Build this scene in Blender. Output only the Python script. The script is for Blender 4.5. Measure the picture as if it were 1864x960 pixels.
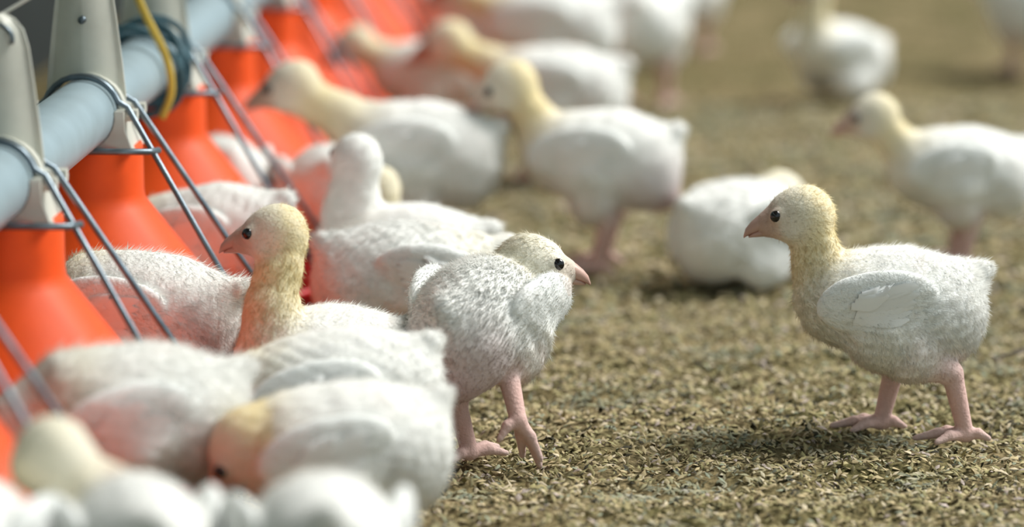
import bpy, math, random
import numpy as np

# ------------------------------------------------------------------ clear
for o in list(bpy.data.objects):
    bpy.data.objects.remove(o, do_unlink=True)
SC = bpy.context.scene
COL = SC.collection
R = math.radians

# ------------------------------------------------------------------ camera
FPX, W, H = 6900.0, 1864.0, 960.0
CAM_H, PITCH = 0.65, R(9.63)
cd = bpy.data.cameras.new('camera')
cam = bpy.data.objects.new('camera', cd)
COL.objects.link(cam)
cam.location = (0, 0, CAM_H)
cam.rotation_euler = (math.pi / 2 - PITCH, 0, 0)
cd.sensor_width = 36.0
cd.lens = FPX / W * 36.0
cd.clip_start, cd.clip_end = 0.05, 100
cd.dof.use_dof = True
cd.dof.focus_distance = 2.98
cd.dof.aperture_fstop = 2.9
cd.dof.aperture_blades = 0
SC.camera = cam

# ------------------------------------------------------------------ light
wd = bpy.data.worlds.new('sky')
SC.world = wd
wd.use_nodes = True
bg = wd.node_tree.nodes['Background']
bg.inputs[0].default_value = (0.76, 0.93, 1.0, 1)
bg.inputs[1].default_value = 0.54
sl = bpy.data.lights.new('sun', 'SUN')
sl.energy = 4.2
sl.angle = R(34)
sl.color = (1.0, 0.97, 0.92)
sun = bpy.data.objects.new('sun', sl)
COL.objects.link(sun)
sun.location = (3, 1, 4)
SUN_AZ, SUN_EL = R(22), R(50)       # azimuth from +X towards +Y
import mathutils
sd = mathutils.Vector((math.cos(SUN_AZ) * math.cos(SUN_EL), math.sin(SUN_AZ) * math.cos(SUN_EL), math.sin(SUN_EL)))
sun.rotation_euler = sd.to_track_quat('Z', 'Y').to_euler()
vs = SC.view_settings
vs.view_transform = 'Standard'
vs.look = 'None'
vs.exposure = 0.42
vs.gamma = 1.0
vs.use_curve_mapping = False


def ground(px, py, z=0.0):
    """point of the plane at height z seen at photo pixel (px, py)"""
    u, v = (px - W / 2) / FPX, (H / 2 - py) / FPX
    c, s = math.cos(PITCH), math.sin(PITCH)
    d = np.array([u, c + v * s, -s + v * c])
    t = (z - CAM_H) / d[2]
    return np.array([0, 0, CAM_H]) + t * d


# ------------------------------------------------------------------ materials
def new_mat(name):
    m = bpy.data.materials.new(name)
    m.use_nodes = True
    nt = m.node_tree
    return m, nt, nt.nodes['Principled BSDF']


def plastic(name, col, rough=0.45, sss=0.0, spec=0.5, nscale=40, nvar=0.12, metal=0.0, bump=0.0):
    m, nt, b = new_mat(name)
    tc = nt.nodes.new('ShaderNodeTexCoord')
    n = nt.nodes.new('ShaderNodeTexNoise')
    n.inputs['Scale'].default_value = nscale
    n.inputs['Detail'].default_value = 5
    nt.links.new(tc.outputs['Object'], n.inputs['Vector'])
    r = nt.nodes.new('ShaderNodeValToRGB')
    r.color_ramp.elements[0].position = 0.3
    r.color_ramp.elements[1].position = 0.7
    r.color_ramp.elements[0].color = tuple(c * (1 - nvar) for c in col) + (1,)
    r.color_ramp.elements[1].color = tuple(min(1, c * (1 + nvar)) for c in col) + (1,)
    nt.links.new(n.outputs['Fac'], r.inputs['Fac'])
    nt.links.new(r.outputs['Color'], b.inputs['Base Color'])
    b.inputs['Roughness'].default_value = rough
    b.inputs['Metallic'].default_value = metal
    b.inputs['Specular IOR Level'].default_value = spec
    if sss:
        b.inputs['Subsurface Weight'].default_value = sss
        b.inputs['Subsurface Radius'].default_value = (0.02, 0.006, 0.004)
        b.inputs['Subsurface Scale'].default_value = 0.4
    if bump:
        bp = nt.nodes.new('ShaderNodeBump')
        bp.inputs['Strength'].default_value = bump
        bp.inputs['Distance'].default_value = 0.002
        nt.links.new(n.outputs['Fac'], bp.inputs['Height'])
        nt.links.new(bp.outputs['Normal'], b.inputs['Normal'])
    return m


def attr_mat(name, rough=0.85, bump=0.0, bscale=300, sss=0.0, spec=0.2, sheen=0.0):
    m, nt, b = new_mat(name)
    a = nt.nodes.new('ShaderNodeVertexColor')
    a.layer_name = 'Col'
    nt.links.new(a.outputs['Color'], b.inputs['Base Color'])
    b.inputs['Roughness'].default_value = rough
    b.inputs['Specular IOR Level'].default_value = spec
    if sss:
        b.inputs['Subsurface Weight'].default_value = sss
        b.inputs['Subsurface Radius'].default_value = (0.006, 0.004, 0.003)
        b.inputs['Subsurface Scale'].default_value = 1.0
    if sheen:
        b.inputs['Sheen Weight'].default_value = sheen
        b.inputs['Sheen Roughness'].default_value = 0.5
    if bump:
        tc = nt.nodes.new('ShaderNodeTexCoord')
        n = nt.nodes.new('ShaderNodeTexNoise')
        n.inputs['Scale'].default_value = bscale
        n.inputs['Detail'].default_value = 4
        nt.links.new(tc.outputs['Object'], n.inputs['Vector'])
        bp = nt.nodes.new('ShaderNodeBump')
        bp.inputs['Strength'].default_value = bump
        bp.inputs['Distance'].default_value = 0.0015
        nt.links.new(n.outputs['Fac'], bp.inputs['Height'])
        nt.links.new(bp.outputs['Normal'], b.inputs['Normal'])
    return m


M_BODY = attr_mat('chick_skin_and_down', 0.8, 0.55, 420, 0.0, 0.25, 0.15)
M_DOWN = attr_mat('chick_down', 0.9, 0, 0, 0, 0.1)
_nt = M_DOWN.node_tree
_tr = _nt.nodes.new('ShaderNodeBsdfTranslucent')
_mx = _nt.nodes.new('ShaderNodeMixShader')
_mx.inputs[0].default_value = 0.45
_nt.links.new(_nt.nodes['Color Attribute'].outputs['Color'], _tr.inputs['Color'])
_nt.links.new(_nt.nodes['Principled BSDF'].outputs[0], _mx.inputs[1])
_nt.links.new(_tr.outputs[0], _mx.inputs[2])
_nt.links.new(_mx.outputs[0], _nt.nodes['Material Output'].inputs['Surface'])
M_FEATHER = attr_mat('chick_feather', 0.6, 0, 0, 0, 0.3)
M_BEAK = attr_mat('chick_beak', 0.4, 0.1, 300, 0, 0.5)
M_EYE = plastic('chick_eye', (0.006, 0.005, 0.006), 0.12, spec=0.6, nvar=0)
M_ORANGE = plastic('orange_plastic', (0.88, 0.095, 0.010), 0.5, 0.12, 0.25, 25, 0.07)
M_RED = plastic('red_plastic', (0.62, 0.012, 0.016), 0.4, 0.05, 0.5, 30, 0.1)
M_PIPE = plastic('grey_pipe', (0.29, 0.38, 0.42), 0.42, 0, 0.5, 30, 0.08, 0.0)
M_WHITE = plastic('white_plastic', (0.66, 0.66, 0.58), 0.45, 0.0, 0.5, 30, 0.1)
M_WIRE = plastic('galvanised_wire', (0.16, 0.20, 0.23), 0.35, 0, 0.5, 60, 0.25, 0.75)
M_ROPE = plastic('white_rope', (0.75, 0.75, 0.68), 0.7)
M_YELLOW = plastic('yellow_cable', (0.66, 0.47, 0.07), 0.45)
M_TEAL = plastic('teal_cord', (0.05, 0.12, 0.15), 0.6)
M_HULL = attr_mat('litter_hull', 0.85, 0, 0, 0, 0.2)
M_TWIG = plastic('dry_twig', (0.06, 0.045, 0.03), 0.8)
M_DROP = plastic('dark_droppings', (0.035, 0.035, 0.025), 0.8, nscale=120, nvar=0.5, bump=0.6)


# ------------------------------------------------------------------ mesh helpers
def link(name, me, mat, parent=None):
    o = bpy.data.objects.new(name, me)
    COL.objects.link(o)
    if mat and not me.materials:
        me.materials.append(mat)
    if parent is not None:
        o.parent = parent
    return o


def mesh_np(name, verts, faces, smooth=True):
    """verts (n,3); faces (m,k) array of equal-length faces or list"""
    me = bpy.data.meshes.new(name)
    verts = np.asarray(verts, np.float32)
    if isinstance(faces, np.ndarray):
        m, k = faces.shape
        me.vertices.add(len(verts))
        me.vertices.foreach_set('co', verts.ravel())
        me.loops.add(m * k)
        me.loops.foreach_set('vertex_index', faces.astype(np.int32).ravel())
        me.polygons.add(m)
        me.polygons.foreach_set('loop_start', np.arange(0, m * k, k, dtype=np.int32))
        me.polygons.foreach_set('loop_total', np.full(m, k, np.int32))
        me.update(calc_edges=True)
        me.validate()
    else:
        me.from_pydata([tuple(map(float, v)) for v in verts], [], faces)
        me.update()
    if smooth:
        me.polygons.foreach_set('use_smooth', np.ones(len(me.polygons), bool))
    return me


def set_col(me, cols):
    a = me.color_attributes.new('Col', 'FLOAT_COLOR', 'POINT')
    c = np.ones((len(cols), 4), np.float32)
    c[:, :3] = cols
    a.data.foreach_set('color', c.ravel())


def empty(name, loc, rz=0.0, scale=1.0):
    o = bpy.data.objects.new(name, None)
    o.empty_display_size = 0.03
    COL.objects.link(o)
    o.location = loc
    o.rotation_euler = (0, 0, rz)
    o.scale = (scale,) * 3
    return o


def tag(o, label, cat, group=None, kind=None):
    o['label'] = label
    if cat:
        o['category'] = cat
    if group:
        o['group'] = group
    if kind:
        o['kind'] = kind
    return o


def lathe(profile, seg=40):
    v, f = [], []
    n = len(profile)
    for i in range(seg):
        a = 2 * math.pi * i / seg
        for r, z in profile:
            v.append((r * math.cos(a), r * math.sin(a), z))
    for i in range(seg):
        j = (i + 1) % seg
        for k in range(n - 1):
            f.append((i * n + k, j * n + k, j * n + k + 1, i * n + k + 1))
    return v, f


def tube(pts, r, seg=8, caps=True):
    """tube with radius r (number or list) along pts"""
    P = [mathutils.Vector(p) for p in pts]
    n = len(P)
    rr = r if isinstance(r, (list, tuple)) else [r] * n
    v, f = [], []
    t0 = (P[1] - P[0]).normalized()
    ref = mathutils.Vector((0, 0, 1)) if abs(t0.z) < 0.9 else mathutils.Vector((1, 0, 0))
    u = t0.cross(ref).normalized()
    for i in range(n):
        t = (P[min(i + 1, n - 1)] - P[max(i - 1, 0)]).normalized()
        u = (u - t * u.dot(t)).normalized()
        w = t.cross(u)
        for k in range(seg):
            a = 2 * math.pi * k / seg
            v.append(P[i] + (u * math.cos(a) + w * math.sin(a)) * rr[i])
    for i in range(n - 1):
        for k in range(seg):
            j = (k + 1) % seg
            f.append((i * seg + k, i * seg + j, (i + 1) * seg + j, (i + 1) * seg + k))
    if caps:
        f.append(tuple(range(seg))[::-1])
        f.append(tuple((n - 1) * seg + k for k in range(seg)))
    return v, f


def catmull(pts, per=6):
    P = np.array(pts, float)
    P = np.vstack([2 * P[0] - P[1], P, 2 * P[-1] - P[-2]])
    out = []
    for i in range(1, len(P) - 2):
        for t in np.linspace(0, 1, per, endpoint=False):
            a, b, c, d = P[i - 1:i + 3]
            out.append(0.5 * (2 * b + (c - a) * t + (2 * a - 5 * b + 4 * c - d) * t * t + (3 * b - a - 3 * c + d) * t ** 3))
    out.append(P[-2])
    return out


def merge(parts):
    v, f = [], []
    for pv, pf in parts:
        k = len(v)
        v += [tuple(p) for p in pv]
        f += [tuple(i + k for i in q) for q in pf]
    return v, f


def shape(name, vf, mat, parent=None, smooth=True):
    return link(name, mesh_np(name, vf[0], vf[1], smooth), mat, parent)


def auto_smooth(o, ang=40):
    """keep sharp creases where faces meet at a steep angle"""
    me = o.data
    me.set_sharp_from_angle(angle=R(ang))


# ------------------------------------------------------------------ feeder line placement
F2 = ground(168, 735)                       # floor point under the feeder that hangs level with the tall-necked chick
LINE_A = R(90 - 3.05)                       # the line runs almost straight away from the camera
LDIR = np.array([math.cos(LINE_A), math.sin(LINE_A), 0])
SPACING = 0.389
PIPE_Z, PIPE_R = 0.248, 0.028
NF = 9


# ------------------------------------------------------------------ ground
def gheight(x, y):
    x, y = np.asarray(x, float), np.asarray(y, float)
    rs = np.random.RandomState(5)
    h = np.zeros_like(x)
    for lam, amp, n in ((0.5, 0.0022, 6), (0.16, 0.0018, 8), (0.06, 0.0018, 10), (0.026, 0.0014, 12)):
        for _ in range(n):
            a = rs.rand() * 2 * math.pi
            k = 2 * math.pi / (lam * rs.uniform(0.7, 1.4))
            h += amp / math.sqrt(n) * 1.3 * np.sin(k * (x * math.cos(a) + y * math.sin(a)) + rs.rand() * 6.28)
    h = h - 0.004
    for i in range(NF):         # the pans press the litter flat
        c = F2 + LDIR * SPACING * (i - 2)
        m = np.clip((0.195 - np.hypot(x - c[0], y - c[1])) / 0.03, 0, 1)
        h = h * (1 - m) - 0.006 * m
    return h


def build_floor():
    xs = np.concatenate([np.linspace(-5, -1.0, 12)[:-1], np.arange(-1.0, 1.0, 0.012), np.linspace(1.0, 6, 14)])
    ys = np.concatenate([np.linspace(-3, 1.9, 12)[:-1], np.arange(1.9, 4.6, 0.012), np.linspace(4.6, 8, 60)[:-1] , np.linspace(8, 16, 20)])
    X, Y = np.meshgrid(xs, ys, indexing='ij')
    Z = gheight(X, Y)
    v = np.stack([X, Y, Z], -1).reshape(-1, 3)
    nx, ny = len(xs), len(ys)
    i = np.arange(nx * ny).reshape(nx, ny)
    f = np.stack([i[:-1, :-1], i[1:, :-1], i[1:, 1:], i[:-1, 1:]], -1).reshape(-1, 4)
    m, nt, b = new_mat('litter_floor')
    tc = nt.nodes.new('ShaderNodeTexCoord')

    def noise(sc, det=6, rough=0.6):
        n = nt.nodes.new('ShaderNodeTexNoise')
        n.inputs['Scale'].default_value = sc
        n.inputs['Detail'].default_value = det
        n.inputs['Roughness'].default_value = rough
        nt.links.new(tc.outputs['Object'], n.inputs['Vector'])
        return n
    n1, n2, n3 = noise(4.5, 4), noise(14, 5), noise(130, 6, 0.7)
    r1 = nt.nodes.new('ShaderNodeValToRGB')
    e = r1.color_ramp.elements
    e[0].position, e[0].color = 0.36, (0.125, 0.120, 0.045, 1)
    e[1].position, e[1].color = 0.64, (0.37, 0.29, 0.175, 1)
    mix = nt.nodes.new('ShaderNodeMath')
    mix.operation = 'MULTIPLY_ADD'
    mix.inputs[1].default_value = 0.5
    nt.links.new(n1.outputs['Fac'], mix.inputs[0])
    h = nt.nodes.new('ShaderNodeMath')
    h.operation = 'MULTIPLY'
    h.inputs[1].default_value = 0.5
    nt.links.new(n2.outputs['Fac'], h.inputs[0])
    nt.links.new(h.outputs[0], mix.inputs[2])
    nt.links.new(mix.outputs[0], r1.inputs['Fac'])
    r3 = nt.nodes.new('ShaderNodeValToRGB')
    e = r3.color_ramp.elements
    e[0].position, e[0].color = 0.38, (0.22, 0.22, 0.17, 1)
    e[1].position, e[1].color = 0.62, (1.15, 1.12, 1.05, 1)
    nt.links.new(n3.outputs['Fac'], r3.inputs['Fac'])
    mul = nt.nodes.new('ShaderNodeMix')
    mul.data_type = 'RGBA'
    mul.blend_type = 'MULTIPLY'
    mul.inputs[0].default_value = 1.0
    nt.links.new(r1.outputs['Color'], mul.inputs[6])
    nt.links.new(r3.outputs['Color'], mul.inputs[7])
    nt.links.new(mul.outputs[2], b.inputs['Base Color'])
    b.inputs['Roughness'].default_value = 0.95
    b.inputs['Specular IOR Level'].default_value = 0.1
    bp = nt.nodes.new('ShaderNodeBump')
    bp.inputs['Strength'].default_value = 0.8
    bp.inputs['Distance'].default_value = 0.004
    nt.links.new(n3.outputs['Fac'], bp.inputs['Height'])
    nt.links.new(bp.outputs['Normal'], b.inputs['Normal'])
    o = link('floor', mesh_np('floor', v, f), m)
    tag(o, 'litter covered poultry house floor, tan and olive', None, kind='structure')


def build_litter():
    rs = np.random.RandomState(11)
    bands = [(2.0, 3.6, -0.62, 0.62, 76000, 1.0), (2.0, 3.6, 0.62, 1.3, 42000, 1.1), (3.6, 5.2, -0.9, 1.4, 38000, 1.7)]
    V, F, C = [], [], []
    base = 0
    pal = np.array([[.43, .35, .20], [.35, .30, .155], [.28, .25, .12], [.54, .46, .32], [.14, .12, .06], [.25, .27, .19], [.05, .045, .03], [.42, .35, .31]])
    pw = np.array([.23, .21, .16, .11, .12, .06, .06, .05])
    for y0, y1, xa, xb, n, sc in bands:
        y = rs.uniform(y0, y1, n)
        x = rs.uniform(xa, xb, n)
        keep = (x - F2[0]) * math.sin(LINE_A) - (y - F2[1]) * math.cos(LINE_A) > -0.45
        for i in range(NF):
            c = F2 + LDIR * SPACING * (i - 2)
            keep &= np.hypot(x - c[0], y - c[1]) > 0.166
        x, y = x[keep], y[keep]
        n = len(x)
        z = gheight(x, y) + rs.uniform(0.0, 0.004, n)
        L = rs.uniform(0.0024, 0.0056, n) * sc
        Wd = L * rs.uniform(0.28, 0.5, n)
        T = L * rs.uniform(0.2, 0.4, n)
        yaw = rs.rand(n) * 6.283
        tilt = rs.normal(0, 0.5, n)
        # boat shape: 4 rim points + keel
        loc = np.zeros((n, 5, 3))
        loc[:, 0, 0] = L
        loc[:, 2, 0] = -L
        loc[:, 1, 1] = Wd
        loc[:, 3, 1] = -Wd
        loc[:, 4, 2] = T
        loc[:, 4, 0] = L * rs.uniform(-.3, .3, n)
        ct, st = np.cos(tilt)[:, None], np.sin(tilt)[:, None]
        lx, lz = loc[..., 0] * ct - loc[..., 2] * st, loc[..., 0] * st + loc[..., 2] * ct
        cy, sy = np.cos(yaw)[:, None], np.sin(yaw)[:, None]
        P = np.stack([lx * cy - loc[..., 1] * sy + x[:, None], lx * sy + loc[..., 1] * cy + y[:, None], lz + z[:, None] + 0.0006], -1)
        V.append(P.reshape(-1, 3))
        q = np.arange(n)[:, None] * 5 + base
        tri = np.array([[0, 1, 4], [1, 2, 4], [2, 3, 4], [3, 0, 4]])
        F.append((q[:, None, :] + tri[None]).reshape(-1, 3))
        base += n * 5
        c = pal[rs.choice(len(pal), n, p=pw)] * rs.uniform(0.75, 1.2, (n, 1))
        pt = np.clip(np.sin(x * 23 + 2 * np.sin(y * 17)) * np.sin(y * 19 + 3 + 2 * np.sin(x * 13)) * 1.6 - .35, 0, 1)[:, None]
        c = c * (1 - .55 * pt) + np.array([.22, .25, .19]) * .55 * pt
        C.append(np.repeat(c, 5, 0))
    me = mesh_np('litter', np.vstack(V), np.vstack(F), smooth=False)
    set_col(me, np.vstack(C))
    o = link('litter', me, M_HULL)
    tag(o, 'loose tan rice hull litter strewn over the floor', 'litter', kind='stuff')


build_floor()
build_litter()

# ------------------------------------------------------------------ feeder line geometry
def fpos(i, z=0.0):
    p = F2 + LDIR * SPACING * (i - 2)
    return (p[0], p[1], z)


# back wall beyond the feeder line
def build_wall():
    m, nt, b = new_mat('grey_green_concrete')
    tc = nt.nodes.new('ShaderNodeTexCoord')
    n = nt.nodes.new('ShaderNodeTexNoise')
    n.inputs['Scale'].default_value = 5
    n.inputs['Detail'].default_value = 6
    nt.links.new(tc.outputs['Object'], n.inputs['Vector'])
    r = nt.nodes.new('ShaderNodeValToRGB')
    r.color_ramp.elements[0].color = (0.15, 0.19, 0.165, 1)
    r.color_ramp.elements[1].color = (0.30, 0.35, 0.31, 1)
    nt.links.new(n.outputs['Fac'], r.inputs['Fac'])
    nt.links.new(r.outputs['Color'], b.inputs['Base Color'])
    b.inputs['Roughness'].default_value = 0.9
    dark = plastic('dark_wall_foot', (0.012, 0.02, 0.022), 0.6, nscale=8, nvar=0.3)
    side = np.array([-math.sin(LINE_A), math.cos(LINE_A), 0])
    c0 = F2 + side * 0.48

    def slab(name, z0, z1, th, mat, y0=-6, y1=12):
        a = c0 + LDIR * y0
        bb = c0 + LDIR * y1
        pts = []
        for z in (z0, z1):
            for p, t in ((a, 0), (bb, 0), (bb, th), (a, th)):
                q = p + side * t
                pts.append((q[0], q[1], z))
        f = [(0, 1, 2, 3), (4, 7, 6, 5), (0, 4, 5, 1), (1, 5, 6, 2), (2, 6, 7, 3), (3, 7, 4, 0)]
        return shape(name, (pts, f), mat, smooth=False)
    w = slab('wall_left', -0.02, 1.1, 0.12, m)
    tag(w, 'grey green wall behind the feeder line', None, kind='structure')
    s = slab('wall_foot_strip', -0.02, 0.16, -0.02, dark)  # thin dark slab set along the wall foot
    tag(s, 'dark strip along the foot of the wall', None, kind='structure')


build_wall()


def build_shade_roof():
    # unseen roof added over the feeder side to cut skylight; right side stays open
    m = plastic('pale_roof_sheet', (0.42, 0.44, 0.42), 0.7, nscale=3, nvar=0.12)
    xs = np.arange(-1.3, 0.96, 0.05)
    v, f = [], []
    for t in (0.0, 0.01):
        for k, x in enumerate(xs):
            z = 2.15 + 0.12 * (x + 1.3) / 2.3 + (0.02 if k % 2 else 0.0) + t
            v += [(x, -3, z), (x, 14, z)]
    n = len(xs) * 2
    for k in range(len(xs) - 1):
        f.append((2 * k, 2 * k + 1, 2 * k + 3, 2 * k + 2))
        f.append((n + 2 * k, n + 2 * k + 2, n + 2 * k + 3, n + 2 * k + 1))
    o = shape('shade_roof', (v, f), m, smooth=False)
    tag(o, 'unseen corrugated roof added over the feeder side to shade it', None, kind='structure')


build_shade_roof()


# ------------------------------------------------------------------ feeder
def make_feeder():
    root = empty('pan_feeder', (0, 0, 0))
    tag(root, 'orange funnel pan feeder with red tray hung under the grey pipe', 'feeder', 'pan feeders hanging along the pipe')
    # local axes: y along the pipe, x across it
    prof = [(0.040, 0.222), (0.0455, 0.222), (0.0462, 0.216), (0.0465, 0.182), (0.0475, 0.176), (0.052, 0.170), (0.090, 0.121), (0.121, 0.081),
            (0.131, 0.066), (0.134, 0.060), (0.134, 0.050), (0.130, 0.050), (0.128, 0.060), (0.085, 0.118), (0.044, 0.170), (0.040, 0.182), (0.040, 0.222)]
    shape('funnel', lathe(prof, 56), M_ORANGE, root)
    prof = [(0.0005, 0.006), (0.10, 0.006), (0.135, 0.004), (0.152, 0.010), (0.165, 0.043), (0.172, 0.045), (0.1725, 0.040), (0.169, 0.036),
            (0.157, 0.003), (0.140, -0.003), (0.0005, -0.003)]
    shape('pan', lathe(prof, 56), M_RED, root)
    # inner red drop tube between funnel and pan
    prof = [(0.118, 0.062), (0.105, 0.03), (0.06, 0.012), (0.058, 0.012), (0.10, 0.03), (0.113, 0.062)]
    shape('inner_cone', lathe(prof, 40), M_RED, root)
    # white sleeve that clamps the pipe, below it
    def arcpts(r, a0, a1, n=14):
        return [(r * math.cos(R(a0 + (a1 - a0) * i / n)), r * math.sin(R(a0 + (a1 - a0) * i / n))) for i in range(n + 1)]
    rin, hw = PIPE_R + 0.0006, 0.034
    outer = [(-0.043, -0.030)] + [(-0.0365, -0.012), (-0.036, 0.004)]
    inner = arcpts(rin, 172, 368)
    prof2 = outer + inner + [(0.036, 0.004), (0.0365, -0.012), (0.043, -0.030)]
    v, f = [], []
    n = len(prof2)
    for y in (-hw, hw):
        v += [(x, y, PIPE_Z + z) for x, z in prof2]
    for k in range(n):
        j = (k + 1) % n
        f.append((k, j, n + j, n + k))
    f += [tuple(range(n))[::-1], tuple(range(n, 2 * n))]
    sl_ = shape('sleeve', (v, f), M_WHITE, root, smooth=True)
    auto_smooth(sl_)
    # small lugs with bolts at the sleeve
    for sx in (-1, 1):
        for y in (-0.022, 0.022):
            lv, lf = tube([(sx * 0.036, y, PIPE_Z + 0.0), (sx * 0.046, y, PIPE_Z + 0.0)], 0.0055, 8)
            auto_smooth(shape('lug', (lv, lf), M_WHITE, root))
    # upper hanger: tapering channel plate with ridge and rounded top
    hv, hf = [], []
    zs = [0.004, 0.03, 0.06, 0.085, 0.098, 0.106, 0.110]
    ws = [0.0335, 0.0305, 0.027, 0.0238, 0.020, 0.0135, 0.006]
    for side_y in (0.0, 0.003):
        for z, w in zip(zs, ws):
            for t in (-1, -0.86, -0.5, -0.06, 0.06, 0.5, 0.86, 1):
                rid = 0.010 * (1 - abs(t)) if abs(t) < 0.86 else -0.004
                zz = z
                if z < 0.03:
                    zz = math.sqrt(max((PIPE_R + 0.001) ** 2 - min(abs(t * w), PIPE_R) ** 2, 0)) + z
                hv.append((t * w, -rid + side_y - 0.006, PIPE_Z + zz + (0 if z < 0.03 else 0.012)))
    nr, nc = len(zs), 8
    for s_ in range(2):
        o_ = s_ * nr * nc
        for a in range(nr - 1):
            for b_ in range(nc - 1):
                q = (o_ + a * nc + b_, o_ + a * nc + b_ + 1, o_ + (a + 1) * nc + b_ + 1, o_ + (a + 1) * nc + b_)
                hf.append(q if s_ == 0 else q[::-1])
    o2 = nr * nc
    ring = [b_ for b_ in range(nc)] + [a * nc + nc - 1 for a in range(1, nr)] + [(nr - 1) * nc + b_ for b_ in range(nc - 2, -1, -1)] + [a * nc for a in range(nr - 2, 0, -1)]
    for k in range(len(ring)):
        a, b_ = ring[k], ring[(k + 1) % len(ring)]
        hf.append((a, a + o2, b_ + o2, b_))
    hg = shape('hanger', (hv, hf), M_WHITE, root)
    auto_smooth(hg, 28)
    bv, bf = tube([(0.0005, -0.021, PIPE_Z + 0.078), (0.0005, -0.005, PIPE_Z + 0.078)], 0.0032, 10)
    shape('bolt', (bv, bf), M_WIRE, hg)
    bv, bf = tube([(-0.009, -0.016, PIPE_Z + 0.109), (-0.009, -0.004, PIPE_Z + 0.109)], 0.0034, 10)
    shape('bolt', (bv, bf), M_TEAL, hg)
    # collar band where hanger meets the pipe
    band = [(0.0345 * math.cos(R(a)), 0, PIPE_Z + 0.0345 * math.sin(R(a))) for a in range(-6, 187, 12)]
    v, f = [], []
    for (x, y, z) in band:
        k = 0.87
        cx_, cz_ = x * k, (z - PIPE_Z) * k + PIPE_Z
        v += [(x, -0.016, z), (x, 0.0, z), (cx_, 0.0, cz_), (cx_, -0.016, cz_)]
    for i in range(len(band) - 1):
        for k in range(4):
            j = (k + 1) % 4
            f.append((i * 4 + k, (i + 1) * 4 + k, (i + 1) * 4 + j, i * 4 + j))
    f += [(0, 1, 2, 3), tuple(len(v) - 4 + k for k in (3, 2, 1, 0))]
    auto_smooth(shape('collar', (v, f), M_WHITE, hg))
    # grill: two bent wires over the pipe, down to the pan rim on both sides
    for y, yb, xb in ((-0.026, -0.062, 0.163), (0.012, 0.026, 0.174)):
        arc = [(0.0325 * math.cos(R(a)), y, PIPE_Z + 0.0325 * math.sin(R(a))) for a in range(20, 161, 14)]
        rp = [(xb, yb, 0.047), (xb * .55 + .036 * .45, yb * .55 + y * .45, 0.047 * .55 + .256 * .45), (0.038, y, PIPE_Z + 0.007)]
        lp = [(-p[0], p[1], p[2]) for p in rp][::-1]
        shape('grill_wire', tube(rp + arc + lp, 0.0026, 8), M_WIRE, root)
    # fore and aft stays of the grill
    for a in (60, 120, 240, 300):
        c_, s_ = math.cos(R(a)), math.sin(R(a))
        shape('grill_wire', tube([(0.168 * c_, 0.168 * s_, 0.046), (0.150 * c_, 0.150 * s_, 0.062), (0.128 * c_, 0.128 * s_, 0.064)], 0.0022, 6), M_WIRE, root)
    # cross bar under the sleeve
    shape('cross_bar', tube([(-0.066, -0.050, 0.222), (-0.030, -0.052, 0.2215), (0.030, -0.052, 0.2215), (0.058, -0.048, 0.221), (0.063, -0.024, 0.219)], 0.0028, 8), M_WIRE, root)
    return root


def copy_tree(o, parent=None):
    c = o.copy()
    COL.objects.link(c)
    if parent is not None:
        c.parent = parent
    for ch in list(o.children):
        copy_tree(ch, c)
    return c


fd = make_feeder()
for i in range(NF):
    o = fd if i == 0 else copy_tree(fd)
    o.location = fpos(i, 0.0)
    o.rotation_euler = (0, 0, LINE_A - math.pi / 2)
    o['label'] = {0: 'orange funnel pan feeder mostly hidden behind near blurred chicks',
                  1: 'orange funnel pan feeder whose white hanger carries the rope and hook',
                  2: 'orange funnel pan feeder between the roped feeder and the yellow cable',
                  3: 'orange funnel pan feeder beside the teal cord wound on the pipe'}.get(
                      i, 'blurred orange funnel pan feeder farther along the pipe past the teal cord')

# pipe
def build_pipe():
    a = np.array(fpos(-2.2, PIPE_Z))
    b = np.array(fpos(12, PIPE_Z))
    n = 40
    pts = [a + (b - a) * t for t in np.linspace(0, 1, n)]
    v, f = tube(pts, PIPE_R, 32)
    o = shape('feed_pipe', (v, f), M_PIPE)
    auto_smooth(o)
    tag(o, 'long grey blue feed pipe carrying the orange feeders', 'pipe')


build_pipe()


def lp(i, dx, z):
    """point on the feeder line: i feeders along, dx across (right positive)"""
    p = np.array(fpos(i, z))
    side = np.array([math.sin(LINE_A), -math.cos(LINE_A), 0])
    return p + side * dx


# yellow cable, teal cord bundle, white rope
o = shape('yellow_cable', tube(catmull([lp(2.50, -0.006, 0.47), lp(2.54, -0.002, 0.37), lp(2.58, 0.012, 0.315), lp(2.62, 0.031, 0.268), lp(2.64, 0.035, 0.235), lp(2.64, 0.026, 0.21)], 8), 0.0036, 10), M_YELLOW)
tag(o, 'yellow cable hanging down over the grey pipe', 'cable')
root = empty('cord_bundle', tuple(lp(2.78, 0, PIPE_Z)))
tag(root, 'dark teal cord wound in loops around the grey pipe', 'cord')
rs = np.random.RandomState(3)
for k in range(5):
    pts = []
    ph = rs.rand() * 6
    rr = 0.036 + 0.004 * rs.rand()
    for t in np.linspace(0, 2 * math.pi, 29):
        wob = rr + 0.005 * math.sin(2 * t + ph) + (0.007 if k > 3 else 0) * math.sin(t)
        pts.append((wob * math.cos(t), (k - 2) * 0.008 + 0.012 * math.sin(t + ph), wob * math.sin(t)))
    shape('loop', tube(pts, 0.0032, 8, caps=False), M_TEAL, root)
o = shape('white_rope', tube([lp(0.9, -0.075, 0.325), lp(1.0, -0.014, 0.358), lp(1.04, 0.03, 0.384), lp(1.12, 0.10, 0.43)], 0.0013, 6), M_ROPE)
tag(o, 'thin white rope tied through the hanger top', 'rope')
hk = []
for t in np.linspace(-0.3, math.pi + 0.3, 16):
    hk.append(lp(0.97, -0.003 + 0.017 * math.cos(t), 0.352 + 0.012 * math.sin(t)))
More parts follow.
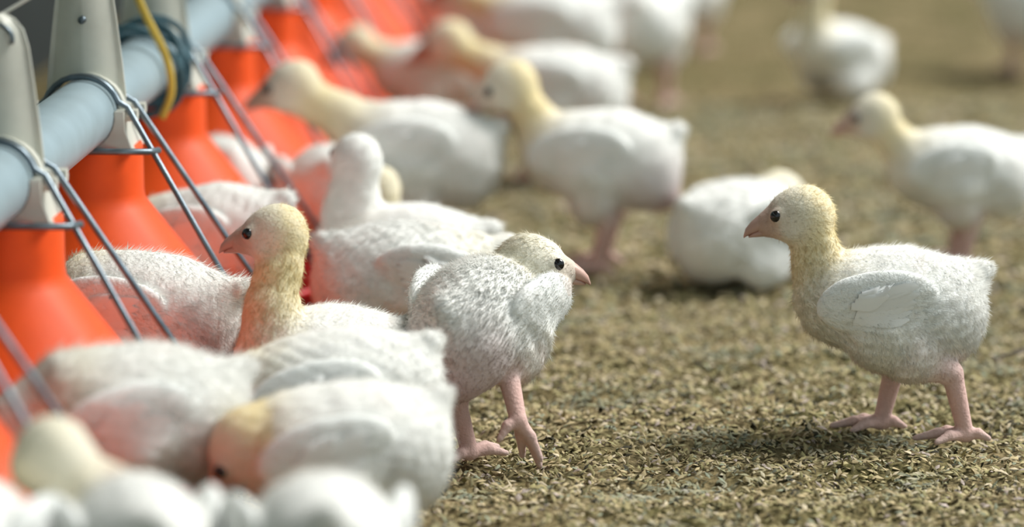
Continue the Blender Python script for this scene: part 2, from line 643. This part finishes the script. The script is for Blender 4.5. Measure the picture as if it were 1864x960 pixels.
o = shape('wire_hook', tube(hk, 0.0018, 6), M_WIRE)
tag(o, 'small bent wire hook on the hanger with the rope', 'hook')


# ------------------------------------------------------------------ chicks: signed distance modelling
def rot_y(p, a, c):
    """rotate points about y axis through c; positive a lifts +x"""
    q = np.array(p, float) - c
    ca, sa = math.cos(a), math.sin(a)
    return np.array([q[0] * ca - q[2] * sa, q[1], q[0] * sa + q[2] * ca]) + c


def basis(fwd, up=(0, 0, 1)):
    f = np.array(fwd, float)
    f /= np.linalg.norm(f)
    l = np.cross(np.array(up, float), f)
    l /= np.linalg.norm(l)
    u = np.cross(f, l)
    return np.stack([f, l, u])          # rows


def sd_ell(P, c, B, r):
    q = (P - c) @ B.T
    k0 = np.linalg.norm(q / r, axis=-1)
    k1 = np.linalg.norm(q / (r * r), axis=-1)
    return k0 * (k0 - 1.0) / np.maximum(k1, 1e-6)


def sd_cone(P, a, b, ra, rb):
    ab = b - a
    t = np.clip(((P - a) @ ab) / (ab @ ab), 0, 1)
    d = np.linalg.norm(P - a - t[..., None] * ab, axis=-1)
    return d - (ra + (rb - ra) * t)


def surface_nets(F, org, h):
    S = F < 0
    nx, ny, nz = F.shape
    cnt = np.zeros((nx - 1, ny - 1, nz - 1), np.int8)
    for dx in (0, 1):
        for dy in (0, 1):
            for dz in (0, 1):
                cnt += S[dx:nx - 1 + dx, dy:ny - 1 + dy, dz:nz - 1 + dz]
    act = (cnt > 0) & (cnt < 8)
    ci = np.argwhere(act)
    idx = -np.ones(act.shape, np.int64)
    idx[act] = np.arange(len(ci))
    acc = np.zeros((len(ci), 3))
    num = np.zeros(len(ci))
    corners = [(0, 0, 0), (1, 0, 0), (0, 1, 0), (1, 1, 0), (0, 0, 1), (1, 0, 1), (0, 1, 1), (1, 1, 1)]
    vals = [F[ci[:, 0] + c[0], ci[:, 1] + c[1], ci[:, 2] + c[2]] for c in corners]
    for a in range(8):
        for b in range(a + 1, 8):
            d = np.abs(np.array(corners[a]) - np.array(corners[b]))
            if d.sum() != 1:
                continue
            m = (vals[a] < 0) != (vals[b] < 0)
            t = vals[a][m] / (vals[a][m] - vals[b][m])
            acc[m] += np.array(corners[a]) + t[:, None] * (np.array(corners[b]) - np.array(corners[a]))
            num[m] += 1
    V = org + h * (ci + acc / num[:, None])
    Q = []
    for ax in range(3):
        o1, o2 = [(1, 2), (2, 0), (0, 1)][ax]
        s0 = [slice(None)] * 3
        s1 = [slice(None)] * 3
        s0[ax] = slice(0, -1)
        s1[ax] = slice(1, None)
        ed = S[tuple(s0)] != S[tuple(s1)]
        e = np.argwhere(ed)
        ok = (e[:, o1] > 0) & (e[:, o2] > 0) & (e[:, o1] < F.shape[o1] - 1) & (e[:, o2] < F.shape[o2] - 1)
        e = e[ok]
        ins = S[e[:, 0], e[:, 1], e[:, 2]]
        def cell(d1, d2):
            c = e.copy()
            c[:, o1] += d1
            c[:, o2] += d2
            return idx[c[:, 0], c[:, 1], c[:, 2]]
        q = np.stack([cell(-1, -1), cell(0, -1), cell(0, 0), cell(-1, 0)], -1)
        q[~ins] = q[~ins][:, ::-1]
        Q.append(q)
    return V, np.vstack(Q)


WHITE = np.array([.84, .84, .81])
CREAM = np.array([.80, .74, .55])
YELL = np.array([.80, .66, .34])
PINK = np.array([.62, .36, .32])
FACE = np.array([.42, .30, .23])
MAUVE = np.array([.50, .34, .34])
SKIN = np.array([.70, .50, .45])


def make_chick(label, gpx, gpy, yaw, s=1.0, pitch=0, drop=0.0, head=(.089, 0, .176), hyaw=0, hpitch=-8, roll=0,
               legs=None, vox=0.0021, hairs=7000, seed=0, feathers=9, yellow=0.6, neckr=1.0, vent=0.0, fat=1.0, group=None, face=1.0, z0=0.0, wingdrop=0.0, hl=1.0):
    rs = np.random.RandomState(seed + 100)
    C0 = np.array([0, 0, .112])
    pa = R(pitch)
    Bb = basis((math.cos(pa), 0, math.sin(pa)))
    dz = np.array([0, 0, -drop])

    def bp(x, y, z):
        return rot_y((x, y * fat, z), pa, C0) + dz
    prims = []          # type, args, k, colour, fuzz, flow

    def ell(c, r, B, k, col, fz, flow):
        prims.append(('e', (np.array(c, float), B, np.array(r, float)), k, np.array(col), fz, np.array(flow, float)))

    def cone(a, b, ra, rb, k, col, fz, flow):
        prims.append(('c', (np.array(a, float), np.array(b, float), ra, rb), k, np.array(col), fz, np.array(flow, float)))
    back = -Bb[0] + np.array([0, 0, -.25])
    bodyc = WHITE * np.array([1, 1, 1])
    ell(bp(-.004, 0, .113), (.070, .048 * fat, .0455), Bb, .001, bodyc, 1.0, back)
    ell(bp(.038, 0, .115), (.039, .038 * fat, .036), Bb, .018, WHITE * .6 + CREAM * .4, 1.0, back)
    ell(bp(-.040, 0, .098), (.036, .039 * fat, .038), Bb, .018, WHITE * (1 - .75 * vent) + MAUVE * .75 * vent, 1 - .7 * vent, -Bb[0] * .4 + np.array([0, 0, -.8]))
    if vent:
        ell(bp(-.058, 0, .078), (.017, .020, .018), Bb, .012, MAUVE, .25, (0, 0, -1))
    cone(bp(-.056, 0, .128), bp(-.072, 0, .138), .019, .010, .014, WHITE, 1.2, -Bb[0] + np.array([0, 0, .3]))
    # wings
    wz = -.006 * wingdrop
    for sg in (-1, 1):
        Bw = basis(Bb[0] + np.array([0, sg * .10, -.10 - .1 * wingdrop]), np.array([0, sg * .25, 1.0]))
        ell(bp(.016, sg * .0462, .121 + wz), (.050, .0105, .0275), Bw, .0022, WHITE * np.array([.97, .99, 1.0]), .45, -Bb[0] + np.array([0, 0, .12]))
    # head
    hd = np.array(head, float)
    ha, hp = R(hyaw), R(hpitch)
    hf = np.array([math.cos(ha) * math.cos(hp), math.sin(ha) * math.cos(hp), math.sin(hp)])
    hup = np.array([0, 0, 1.0]) if abs(hpitch) < 75 else np.array([1.0, 0, 0.2])
    HB = basis(hf, hup)
    hx = lambda x, y, z: hd + HB[0] * x + HB[1] * y + HB[2] * z
    NECKC = CREAM * (1 - yellow) + YELL * yellow if yellow >= 0 else CREAM * (1 + yellow) - WHITE * yellow
    # neck
    nb = bp(.052, 0, .122)
    hb = hx(-.012, 0, -.010)
    axis = hb - nb
    outd = Bb[0] * .6 + Bb[2] * .9
    m1 = nb + axis * .38 + (outd - axis * (outd @ axis) / max(axis @ axis, 1e-6)) * .007
    m2 = nb + axis * .72 + (outd - axis * (outd @ axis) / max(axis @ axis, 1e-6)) * .004
    nfl = (nb - hb) / (np.linalg.norm(nb - hb) + 1e-6)
    cone(nb, m1, .028 * neckr, .0195 * neckr, .012, WHITE * .45 + NECKC * .55, .9, nfl)
    cone(m1, m2, .0195 * neckr, .0172 * neckr, .010, NECKC, .9, nfl)
    cone(m2, hb, .0172 * neckr, .0185, .008, NECKC, .8, nfl)
    hc = CREAM * .55 + WHITE * .45 if yellow >= 0 else WHITE
    ell(hx(-.003, 0, .000), (.0255, .0210, .0222), HB, .008, hc, .45, -hf)
    ell(hx(-.010, 0, .002), (.022, .0215, .0225), HB, .006, hc * .6 + NECKC * .4, .6, -hf)
    fc = FACE * face + hc * (1 - face)
    cone(hx(.006, 0, -.003), hx(.0205, 0, -.0030), .0172, .0112, .006, fc * .7 + hc * .3, .12, -hf)
    cone(hx(.018, 0, -.0035), hx(.0235, 0, -.0042), .0108, .0088, .004, fc * .8 + PINK * .2, .0, -hf)
    for sg in (-1, 1):     # brow and cheek
        ell(hx(.013, sg * .0135, .0035), (.008, .0055, .0072), HB, .003, fc * .6 + hc * .4, .12, -hf)
        ell(hx(.006, sg * .013, -.010), (.009, .0065, .007), HB, .005, fc * .3 + hc * .7, .3, -hf)
    # legs
    if legs is None:
        legs = [dict(), dict()]
    for sg, lg in zip((1, -1), legs):
        if lg is None:
            ell(bp(.0, sg * .036, .078), (.034, .017, .024), Bb, .012, WHITE, 1, back)
            continue
        fx, fy, fz_ = lg.get('foot', (.002, sg * .027, .0085))
        hk_ = np.array(lg.get('hock', (fx - .012, fy, .053)))
        ft = np.array([fx, fy, fz_])
        hip = bp(.008, sg * .026, .090)
        mid = hip * .5 + hk_ * .5 + np.array([.006, 0, .0])
        cone(hip, mid, .030, .0225, .014, WHITE * .8 + CREAM * .2, .9, (-.3, 0, -1))
        cone(mid, hk_ * .82 + mid * .18, .0225, .0105, .008, WHITE * .45 + SKIN * .55, .55, (-.2, 0, -1))
        cone(hk_ * .7 + mid * .3, hk_, .0115, .0088, .004, PINK * .6 + SKIN * .4, .06, (0, 0, -1))
        cone(hk_, ft, .0088, .0066, .003, PINK * .55 + SKIN * .45, 0, (0, 0, -1))
        ty, dr = lg.get('toe_yaw', 0), R(lg.get('droop', 0))
        tb = R(ty)
        for da, ln in ((-35, .031), (0, .041), (35, .031), (172, .019)):
            a = R(da) + tb
            ddr = dr if abs(da) < 90 else dr * .4
            d1 = np.array([math.cos(a) * math.cos(ddr), math.sin(a) * math.cos(ddr), -math.sin(ddr)])
            st = ft + np.array([0, 0, -.0015])
            kn = st + d1 * ln * .55 + np.array([0, 0, .001])
            en = st + d1 * ln + np.array([0, 0, -.003 if dr < .2 else -.006])
            cone(st, kn, .0052, .0042, .003, PINK * .4 + SKIN * .6, 0, d1)
            cone(kn, en, .0043, .0026, .002, SKIN * .85, 0, d1)

    # ---- field
    lo, hi = np.full(3, 9.), np.full(3, -9.)
    boxes = []
    for ty_, a, k, *_ in prims:
        if ty_ == 'e':
            ext = np.sqrt(((a[1] * a[2][:, None]) ** 2).sum(0))
            b0, b1 = a[0] - ext, a[0] + ext
        else:
            b0 = np.minimum(a[0] - a[2], a[1] - a[3])
            b1 = np.maximum(a[0] + a[2], a[1] + a[3])
        boxes.append((b0, b1))
        lo, hi = np.minimum(lo, b0), np.maximum(hi, b1)
    lo -= 3 * vox
    hi += 3 * vox
    dims = np.ceil((hi - lo) / vox).astype(int) + 1
    F = np.full(dims, .05, np.float32)
    for (ty_, a, k, *_), (b0, b1) in zip(prims, boxes):
        mg = k * 1.1 + 3 * vox
        i0 = np.maximum(((b0 - mg - lo) / vox).astype(int), 0)
        i1 = np.minimum(((b1 + mg - lo) / vox).astype(int) + 2, dims)
        ax = [lo[d] + vox * np.arange(i0[d], i1[d]) for d in range(3)]
        G = np.stack(np.meshgrid(*ax, indexing='ij'), -1)
        d = sd_ell(G, *a) if ty_ == 'e' else sd_cone(G, *a)
        slc = tuple(slice(i0[q], i1[q]) for q in range(3))
        f0 = F[slc]
        hh = np.maximum(k - np.abs(f0 - d), 0) / k
        F[slc] = np.minimum(f0, d) - hh * hh * k * .25
    V, Q = surface_nets(F, lo, vox)
    # ---- colours, fuzz and flow per vertex
    D = np.stack([(sd_ell(V, *p[1]) if p[0] == 'e' else sd_cone(V, *p[1])) for p in prims], 1)
    Wt = np.exp(-(D - D.min(1, keepdims=True)) / .0035)
    Wt /= Wt.sum(1, keepdims=True)
    cols = Wt @ np.stack([p[3] for p in prims])
    fuzz = Wt @ np.array([p[4] for p in prims])
    flow = Wt @ np.stack([p[5] / np.linalg.norm(p[5]) for p in prims])
    # head markings: brownish lores and beak base, yellow nape
    hq = (V - hd) @ HB.T
    hm_ = (np.linalg.norm(hq, axis=1) < .040) & (hq[:, 2] > -.019)
    t1 = np.clip((hq[:, 0] - .011) / .012, 0, 1) * hm_ * .85 * np.clip(face + .15, 0, 1)
    t1 = t1 * np.clip(1 - (hq[:, 2] - .010) / .010, 0, 1)
    cols = cols * (1 - t1[:, None]) + (FACE * .8 + PINK * .2) * t1[:, None]
    if yellow > 0:
        t2 = np.clip((-hq[:, 0] - .006) / .012, 0, 1) * hm_ * .7 * yellow
        cols = cols * (1 - t2[:, None]) + YELL * t2[:, None]
    nz = np.zeros(len(V))
    for lam, amp in ((.05, .5), (.022, .35), (.010, .3)):
        for _ in range(5):
            kv = rs.normal(size=3)
            kv *= 2 * math.pi / lam / np.linalg.norm(kv)
            nz += amp / 2.2 * np.sin(V @ kv + rs.rand() * 6.28)
    # normals
    vn = np.zeros_like(V)
    fn = np.cross(V[Q[:, 2]] - V[Q[:, 0]], V[Q[:, 3]] - V[Q[:, 1]])
    for c in range(4):
        np.add.at(vn, Q[:, c], fn)
    vn /= np.linalg.norm(vn, axis=1, keepdims=True) + 1e-12
    V = V + vn * (nz * .0011 * np.clip(fuzz, 0, 1))[:, None]
    patch = np.clip(nz - .55, 0, 1)[:, None] * np.clip(fuzz, 0, 1)[:, None]
    cols = cols * (1 - .22 * patch) + np.array([.62, .50, .46]) * .22 * patch
    cols = np.clip(cols * (1 + .035 * nz[:, None]), 0, .95)
    me = mesh_np('body', V, Q)
    set_col(me, cols)
    g = ground(gpx, gpy)
    root = empty('chick', (g[0], g[1], z0), R(yaw), s)
    tag(root, label, 'chick', group)
    link('body', me, M_BODY, root)

    # ---- eyes
    for sg in (-1, 1):
        c = hx(.0158, sg * .0166, .0045)
        v, f = [], []
        nseg, nring = 12, 8
        for i in range(nring + 1):
            th = math.pi * i / nring
            for j in range(nseg):
                ph = 2 * math.pi * j / nseg
                q = np.array([math.sin(th) * math.cos(ph) * .0050, math.cos(th) * .0034, math.sin(th) * math.sin(ph) * .0050])
                v.append(c + HB[0] * q[0] + HB[1] * q[1] + HB[2] * q[2])
        for i in range(nring):
            for j in range(nseg):
                k = (j + 1) % nseg
                f.append((i * nseg + j, i * nseg + k, (i + 1) * nseg + k, (i + 1) * nseg + j))
        shape('eye', (v, f), M_EYE, root)

    # ---- beak: upper and lower mandible lofted along a drooping curve
    def mandible(pts, hw_, hh_, seam, n=12):
        v, f, cc = [], [], []
        for i, (x, z) in enumerate(pts):
            for j in range(n):
                a = 2 * math.pi * j / n
                v.append(hx(x, hw_[i] * math.cos(a), z + hh_[i] * math.sin(a)))
                t = i / (len(pts) - 1)
                cc.append(FACE * .75 * (1 - t) + PINK * .25 * (1 - t) + np.array([.45, .27, .22]) * t)
                if math.sin(a) * seam > .75:
                    cc[-1] = np.array([.30, .12, .09])
        for i in range(len(pts) - 1):
            for j in range(n):
                k = (j + 1) % n
                f.append((i * n + j, (i + 1) * n + j, (i + 1) * n + k, i * n + k))
        f.append(tuple(range(n)))
        f.append(tuple((len(pts) - 1) * n + k for k in range(n))[::-1])
        return v, f, cc
    u = mandible([(.0200, .0000), (.0255, -.0012), (.0310, -.0030), (.0365, -.0052), (.0410, -.0080), (.0435, -.0114)], [.0098, .0086, .0069, .0050, .0030, .0009], [.0094, .0082, .0066, .0050, .0033, .0010], -1)
    l = mandible([(.0195, -.0088), (.025, -.0092), (.031, -.0098), (.036, -.0106), (.0395, -.0118)], [.0082, .0070, .0054, .0034, .0010], [.0050, .0044, .0034, .0022, .0008], 1)
    bv, bf = merge([(u[0], u[1]), (l[0], l[1])])
    bme = mesh_np('beak', bv, bf)
    set_col(bme, np.array(u[2] + l[2]) * (1 if face > .5 else 1.15))
    link('beak', bme, M_BEAK, root)

    # ---- wing feathers lying along each wing
    bx_ = (V - dz - C0) @ Bb.T + C0
    for sg in (-1, 1):
        if not feathers:
            break
        sel = (bx_[:, 1] * sg > .02) & (bx_[:, 2] > .075)
        SX, SV, SN = bx_[sel][:, [0, 2]], V[sel], vn[sel]
        rows = [(0, .000), (1, .0012)]
        nfe = feathers
        for k in range(nfe):
            t = k / max(nfe - 1, 1)
            lower = k % 2 == 0
            # quills fan from the wrist; the upper row is shorter and lies on top
            lower = t < .62
            u_ = t / .62 if lower else (t - .62) / .38
            x0 = (.036 - .006 * u_) if lower else (.040 - .010 * u_)
            zc = (.106 + .020 * u_ if lower else .117 + .014 * u_) + wz
            ln = (.050 - .010 * abs(u_ - .6) if lower else .026) + rs.uniform(-.002, .002)
            wd_ = .0050 + .0008 * rs.rand()
            an = R((2 + 13 * u_ if lower else 6 + 8 * u_) - 12 * wingdrop + rs.uniform(-2, 2))
            off = .0004 + .00022 * k
            v, f = [], []
            ns = 9
            for i in range(ns):
                q = i / (ns - 1)
                w = wd_ * ((.5 + .9 * q) if q < .55 else math.sqrt(max(1 - ((q - .55) / .452) ** 2, .012)))
                for j in (-1, 0, 1):
                    px_ = x0 - math.cos(an) * ln * q - math.sin(an) * w * j
                    pz_ = zc - (-math.sin(an)) * ln * q * 1.0 - math.cos(an) * w * j * -1
                    dd = ((SX - (px_, pz_)) ** 2).sum(1)
                    b = np.argpartition(dd, 4)[:4]
                    ww = 1 / (dd[b] + 1e-7)
                    ww /= ww.sum()
                    p = ww @ SV[b] + (ww @ SN[b]) * (off + (.0004 if j == 0 else 0) + .0005 * q)
                    v.append(p)
            for i in range(ns - 1):
                for j in range(2):
                    a = i * 3 + j
                    f.append((a, a + 1, a + 4, a + 3) if sg > 0 else (a, a + 3, a + 4, a + 1))
            fm = mesh_np('wing_feather', v, f)
            cc = np.array([WHITE * np.array([1.0, 1.01, 1.03]) * (.97 + .06 * rs.rand())] * len(v))
            set_col(fm, np.clip(cc, 0, .9))
            link('wing_feather', fm, M_FEATHER, root)

    # ---- down: fine tapering strands over the feathered skin
    if hairs:
        tri = np.vstack([Q[:, [0, 1, 2]], Q[:, [0, 2, 3]]])
        ar = np.linalg.norm(np.cross(V[tri[:, 1]] - V[tri[:, 0]], V[tri[:, 2]] - V[tri[:, 0]]), axis=1)
        wgt = ar * np.clip(fuzz[tri].mean(1), 0, 1.3) * (fuzz[tri].min(1) > .03)
        pick = rs.choice(len(tri), hairs, p=wgt / wgt.sum())
        r1, r2 = np.sqrt(rs.rand(hairs)), rs.rand(hairs)
        bc = np.stack([1 - r1, r1 * (1 - r2), r1 * r2], 1)[:, :, None]
        T = tri[pick]
        P = (V[T] * bc).sum(1)
        N = (vn[T] * bc).sum(1)
        FL = (flow[T] * bc).sum(1)
        CO = (cols[T] * bc).sum(1)
        FZ = (fuzz[T] * bc[:, :, 0][:, :, None][:, :, 0] if False else fuzz[T] * bc[:, :, 0]).sum(1)
        N /= np.linalg.norm(N, axis=1, keepdims=True) + 1e-9
        FL = FL - N * (FL * N).sum(1, keepdims=True)
        FL /= np.linalg.norm(FL, axis=1, keepdims=True) + 1e-6
        dirn = FL * .85 + N * rs.uniform(.18, .62, (hairs, 1)) + rs.normal(0, .22, (hairs, 3))
        dirn /= np.linalg.norm(dirn, axis=1, keepdims=True)
        ln = rs.uniform(.0045, .0095, (hairs, 1)) * hl * np.clip(.35 + .65 * FZ, .3, 1.2)[:, None]
        wdt = rs.uniform(.00028, .0006, (hairs, 1)) * (1.0 if hairs > 5000 else 1.5)
        sd_ = np.cross(dirn, N)
        sd_ /= np.linalg.norm(sd_, axis=1, keepdims=True) + 1e-9
        tip = P + dirn * ln - N * ln * .12
        base = P - N * .0006
        hv = np.stack([base - sd_ * wdt, base + sd_ * wdt, tip], 1).reshape(-1, 3)
        hfc = np.arange(hairs * 3).reshape(-1, 3)
        hm = mesh_np('down', hv, hfc)
        set_col(hm, np.repeat(np.clip(CO * rs.uniform(.84, 1.08, (hairs, 1)), 0, .95), 3, 0))
        hm.normals_split_custom_set_from_vertices(np.repeat(N, 3, 0).tolist())
        dn = link('down', hm, M_DOWN, root)
        dn['kind'] = 'stuff'
    return root


STAND = None
FEED = dict(pitch=-14, head=(.112, 0, .072), hpitch=-55)
SIT = [None, None]
FAR = dict(vox=.003, hairs=2600, feathers=0)
MID = dict(vox=.0025, hairs=5000, feathers=7)

# in focus, walking on the open floor
make_chick('white chick walking alone on open litter, cream head raised, one foot trailing', 1618, 795, 180, .98, seed=1, hairs=26000, vox=.0018, feathers=11,
           legs=[dict(foot=(-.060, .024, .0085), hock=(-.048, .026, .058)), dict(foot=(.004, -.024, .0085), hock=(-.006, -.024, .053))], face=1.0, yellow=.65, head=(.080, 0, .184))
make_chick('white chick seen from behind lifting one foot, head turned sideways', 872, 836, 68, 1.0, seed=2, hairs=26000, vox=.0018, feathers=0,
           head=(.056, -.027, .148), hyaw=-68, hpitch=-6, pitch=4, vent=1.0, yellow=.05, face=.25, fat=.98,
           legs=[dict(foot=(-.010, .004, .0085), hock=(-.014, .014, .048), toe_yaw=-10), dict(foot=(-.030, -.045, .042), hock=(-.016, -.030, .078), toe_yaw=-25, droop=55)])
make_chick('cream chick with tall upright neck looking at the feeders', 600, 855, 205, 0.92, hyaw=-27, seed=3, hairs=20000, vox=.0018,
           head=(.044, -.022, .201), hpitch=-6, pitch=2, yellow=.75, drop=0.018, neckr=1.08)
make_chick('white chick with broad wing, head hidden low, between tall-necked and hunched chicks', 612, 948, 184, 1.0, seed=4, hairs=16000, pitch=-8, head=(.088, .0, .09), hpitch=-45, drop=.016, yellow=.1)
make_chick('hunched chick with yellow cream head bent down into the red pan', 622, 1042, 190, 0.98, seed=5, hairs=16000, pitch=-6, head=(.072, .004, .090), hpitch=-50, hyaw=-4, yellow=.8, drop=0.022, fat=1.06)
make_chick('white chick with streaked fluffy feathers eating behind a pair of grill wires', 250, 1030, 197, 0.99, seed=6, hairs=18000, vox=.0021, pitch=2, head=(.086, 0, .102), hpitch=-35, wingdrop=1.0, fat=1.1, yellow=-.9, hl=1.8)
make_chick('white chick seen from behind a pair of wires, pinkish flank, against an orange funnel', 276, 828, 162, 1.02, seed=7, hairs=12000, pitch=4, head=(.100, 0, .085), hpitch=-55, vent=.6, fat=1.1, hl=1.4)
make_chick('white chick glimpsed behind two wires beside an orange funnel edge', 392, 657, 162, 1.0, seed=8, pitch=-8, head=(.108, 0, .08), hpitch=-50, **MID)
make_chick('pale chick half hidden behind a slanted wire between two far funnels', 405, 516, 100, 0.93, seed=9, pitch=-8, head=(.054, 0, .122), hpitch=-25, **MID)
make_chick('pale chick squeezed between a slanted wire and a long-necked white chick', 598, 526, 95, 0.9, seed=10, pitch=-6, head=(.10, 0, .085), hpitch=-50, **MID)
make_chick('white chick with bare looking upright white neck facing away', 748, 640, 166, 1.02, seed=11, head=(.052, -.006, .168), hyaw=-62, hpitch=0, yellow=-.9, face=0, drop=.026, neckr=1.2, **MID)
make_chick('small cream head peeping up behind the long-necked white chick', 752, 584, 108, 0.92, seed=12, head=(.045, .026, .132), hyaw=0, hpitch=0, legs=SIT, drop=0.054, yellow=.3, **MID)
make_chick('grey white chick with smooth folded wing beside the chick lifting a foot', 735, 705, 12, 1.0, seed=13, head=(.095, 0, .10), hpitch=-40, pitch=-4, hairs=12000, drop=.014, fat=1.05, yellow=-.5)
make_chick('standing chick with cream head lowered toward an orange funnel', 765, 490, 180, 1.09, seed=14, head=(.122, .004, .170), hpitch=-12, pitch=3, yellow=.45, face=.8, neckr=1.1, **MID)
make_chick('standing chick with grey face and yellow nape, body turned side on', 1095, 492, 170, 1.04, seed=15, head=(.095, .008, .178), hpitch=-22, hyaw=15, yellow=.85, face=.3, vent=.5, **MID)
make_chick('white chick lying down on the litter in its own dark shadow', 1345, 516, 40, 1.0, seed=16, legs=SIT, drop=.054, head=(.062, 0, .082), hpitch=-10, yellow=.2, fat=1.12, **MID)
make_chick('white chick with brown beak walking on open litter behind the lone chick', 1745, 486, 183, .96, seed=17, head=(.098, 0, .160), hpitch=-10, yellow=.5, drop=.008, **MID)
# far, blurred
make_chick('far white chick sitting alone on open litter, dark breast', 1530, 180, 215, .98, seed=18, head=(.058, 0, .165), legs=SIT, drop=.050, pitch=10, **FAR)
make_chick('far white chick cut off by the edge beyond the brown-beaked chick', 1880, 135, 100, 1.1, seed=19, drop=.02, **FAR)
make_chick('far white chick at the edge of the flock, legs in shade', 1248, 98, 80, 1.05, seed=20, drop=.01, **FAR)
make_chick('far white chick with yellow neck standing behind the grey-faced chick', 1012, 322, 176, 1.1, seed=21, head=(.122, 0, .142), hpitch=-15, yellow=.8, drop=0.016, **FAR)
make_chick('blurred chick with yellow cream neck deeper in the flock', 1000, 225, 172, 1.15, seed=22, head=(.105, 0, .15), yellow=.9, **FAR)
FLOCK = 'blurred white chick in the crowded flock far behind'
for k, (x, y, yw) in enumerate([(1172, 196, 84), (1092, 144, 98), (982, 163, 95), (1178, 118, 84), (842, 182, 95), (1105, 80, 95), (980, 96, 92), (818, 104, 88)]):
    make_chick(FLOCK, x, y, yw, 1.1, seed=30 + k, group='blurred flock at the back', pitch=-4 if k % 2 else 2, head=(.10, 0, .11 + .05 * (k % 2)), hpitch=-25, yellow=.2, **FAR)
make_chick('blurred chick with dusky head leaning to the far feeder pans', 790, 298, 178, 0.96, seed=23, head=(.105, 0, .148), hpitch=-22, yellow=.4, **FAR)
# near, blurred
NEAR = dict(vox=.0025, hairs=6000, feathers=7)
make_chick('near blurred chick, pale head raised beside the slanted wires, white back', 258, 1328, 105, 0.97, fat=0.92, seed=24, pitch=-4, head=(.062, .037, .156), hyaw=-72, hpitch=-38, yellow=.1, drop=0, **NEAR)
make_chick('near blurred chick, broad white back beside the lowest funnel edge', -72, 1350, 82, 1.0, fat=0.92, seed=25, pitch=-8, head=(.050, 0, .110), hpitch=-30, drop=0, **NEAR)
make_chick('near blurred chick, white back just before the hunched chick', 590, 1342, 98, 1.0, fat=0.95, seed=27, pitch=-8, head=(.100, 0, .075), hpitch=-50, drop=0, **NEAR)


# ------------------------------------------------------------------ small things on the litter
def lump(px, py, r, seed):
    rs = np.random.RandomState(seed)
    v, f = [], []
    n, m = 9, 5
    for i in range(m + 1):
        th = math.pi * .5 * i / m
        for j in range(n):
            ph = 2 * math.pi * j / n
            q = r * rs.uniform(.75, 1.2)
            v.append((math.cos(th) * math.cos(ph) * q, math.cos(th) * math.sin(ph) * q * .8, math.sin(th) * q * .5))
    for i in range(m):
        for j in range(n):
            k = (j + 1) % n
            f.append((i * n + j, i * n + k, (i + 1) * n + k, (i + 1) * n + j))
    f.append(tuple(m * n + j for j in range(n)))
    f.append(tuple(range(n))[::-1])
    o = shape('dropping', (v, f), M_DROP)
    g = ground(px, py)
    o.location = (g[0], g[1], float(gheight(g[0], g[1])) - .001)
    tag(o, 'small dark dropping lying on the tan litter', 'dropping', 'dark droppings on the litter')


for k, (x, y, r) in enumerate([(1378, 768, .0075), (1252, 752, .0065), (1350, 780, .005), (1128, 748, .005), (1500, 690, .005), (1110, 690, .005), (1180, 700, .0055), (1530, 675, .0045),
                               (1010, 905, .005), (1440, 870, .0055), (1655, 880, .005), (1820, 770, .0055), (1230, 850, .0045), (1290, 640, .005), (880, 925, .0055), (1590, 905, .004)]):
    lump(x, y, r, 60 + k)
a, b = ground(1808, 655, .004), ground(1900, 632, .005)
o = shape('twig', tube([a, a * .5 + b * .5 + np.array([0, 0, .002]), b], [.0012, .002, .0016], 6), M_TWIG)
tag(o, 'thin dark twig lying on the litter behind the lone chick', 'twig')
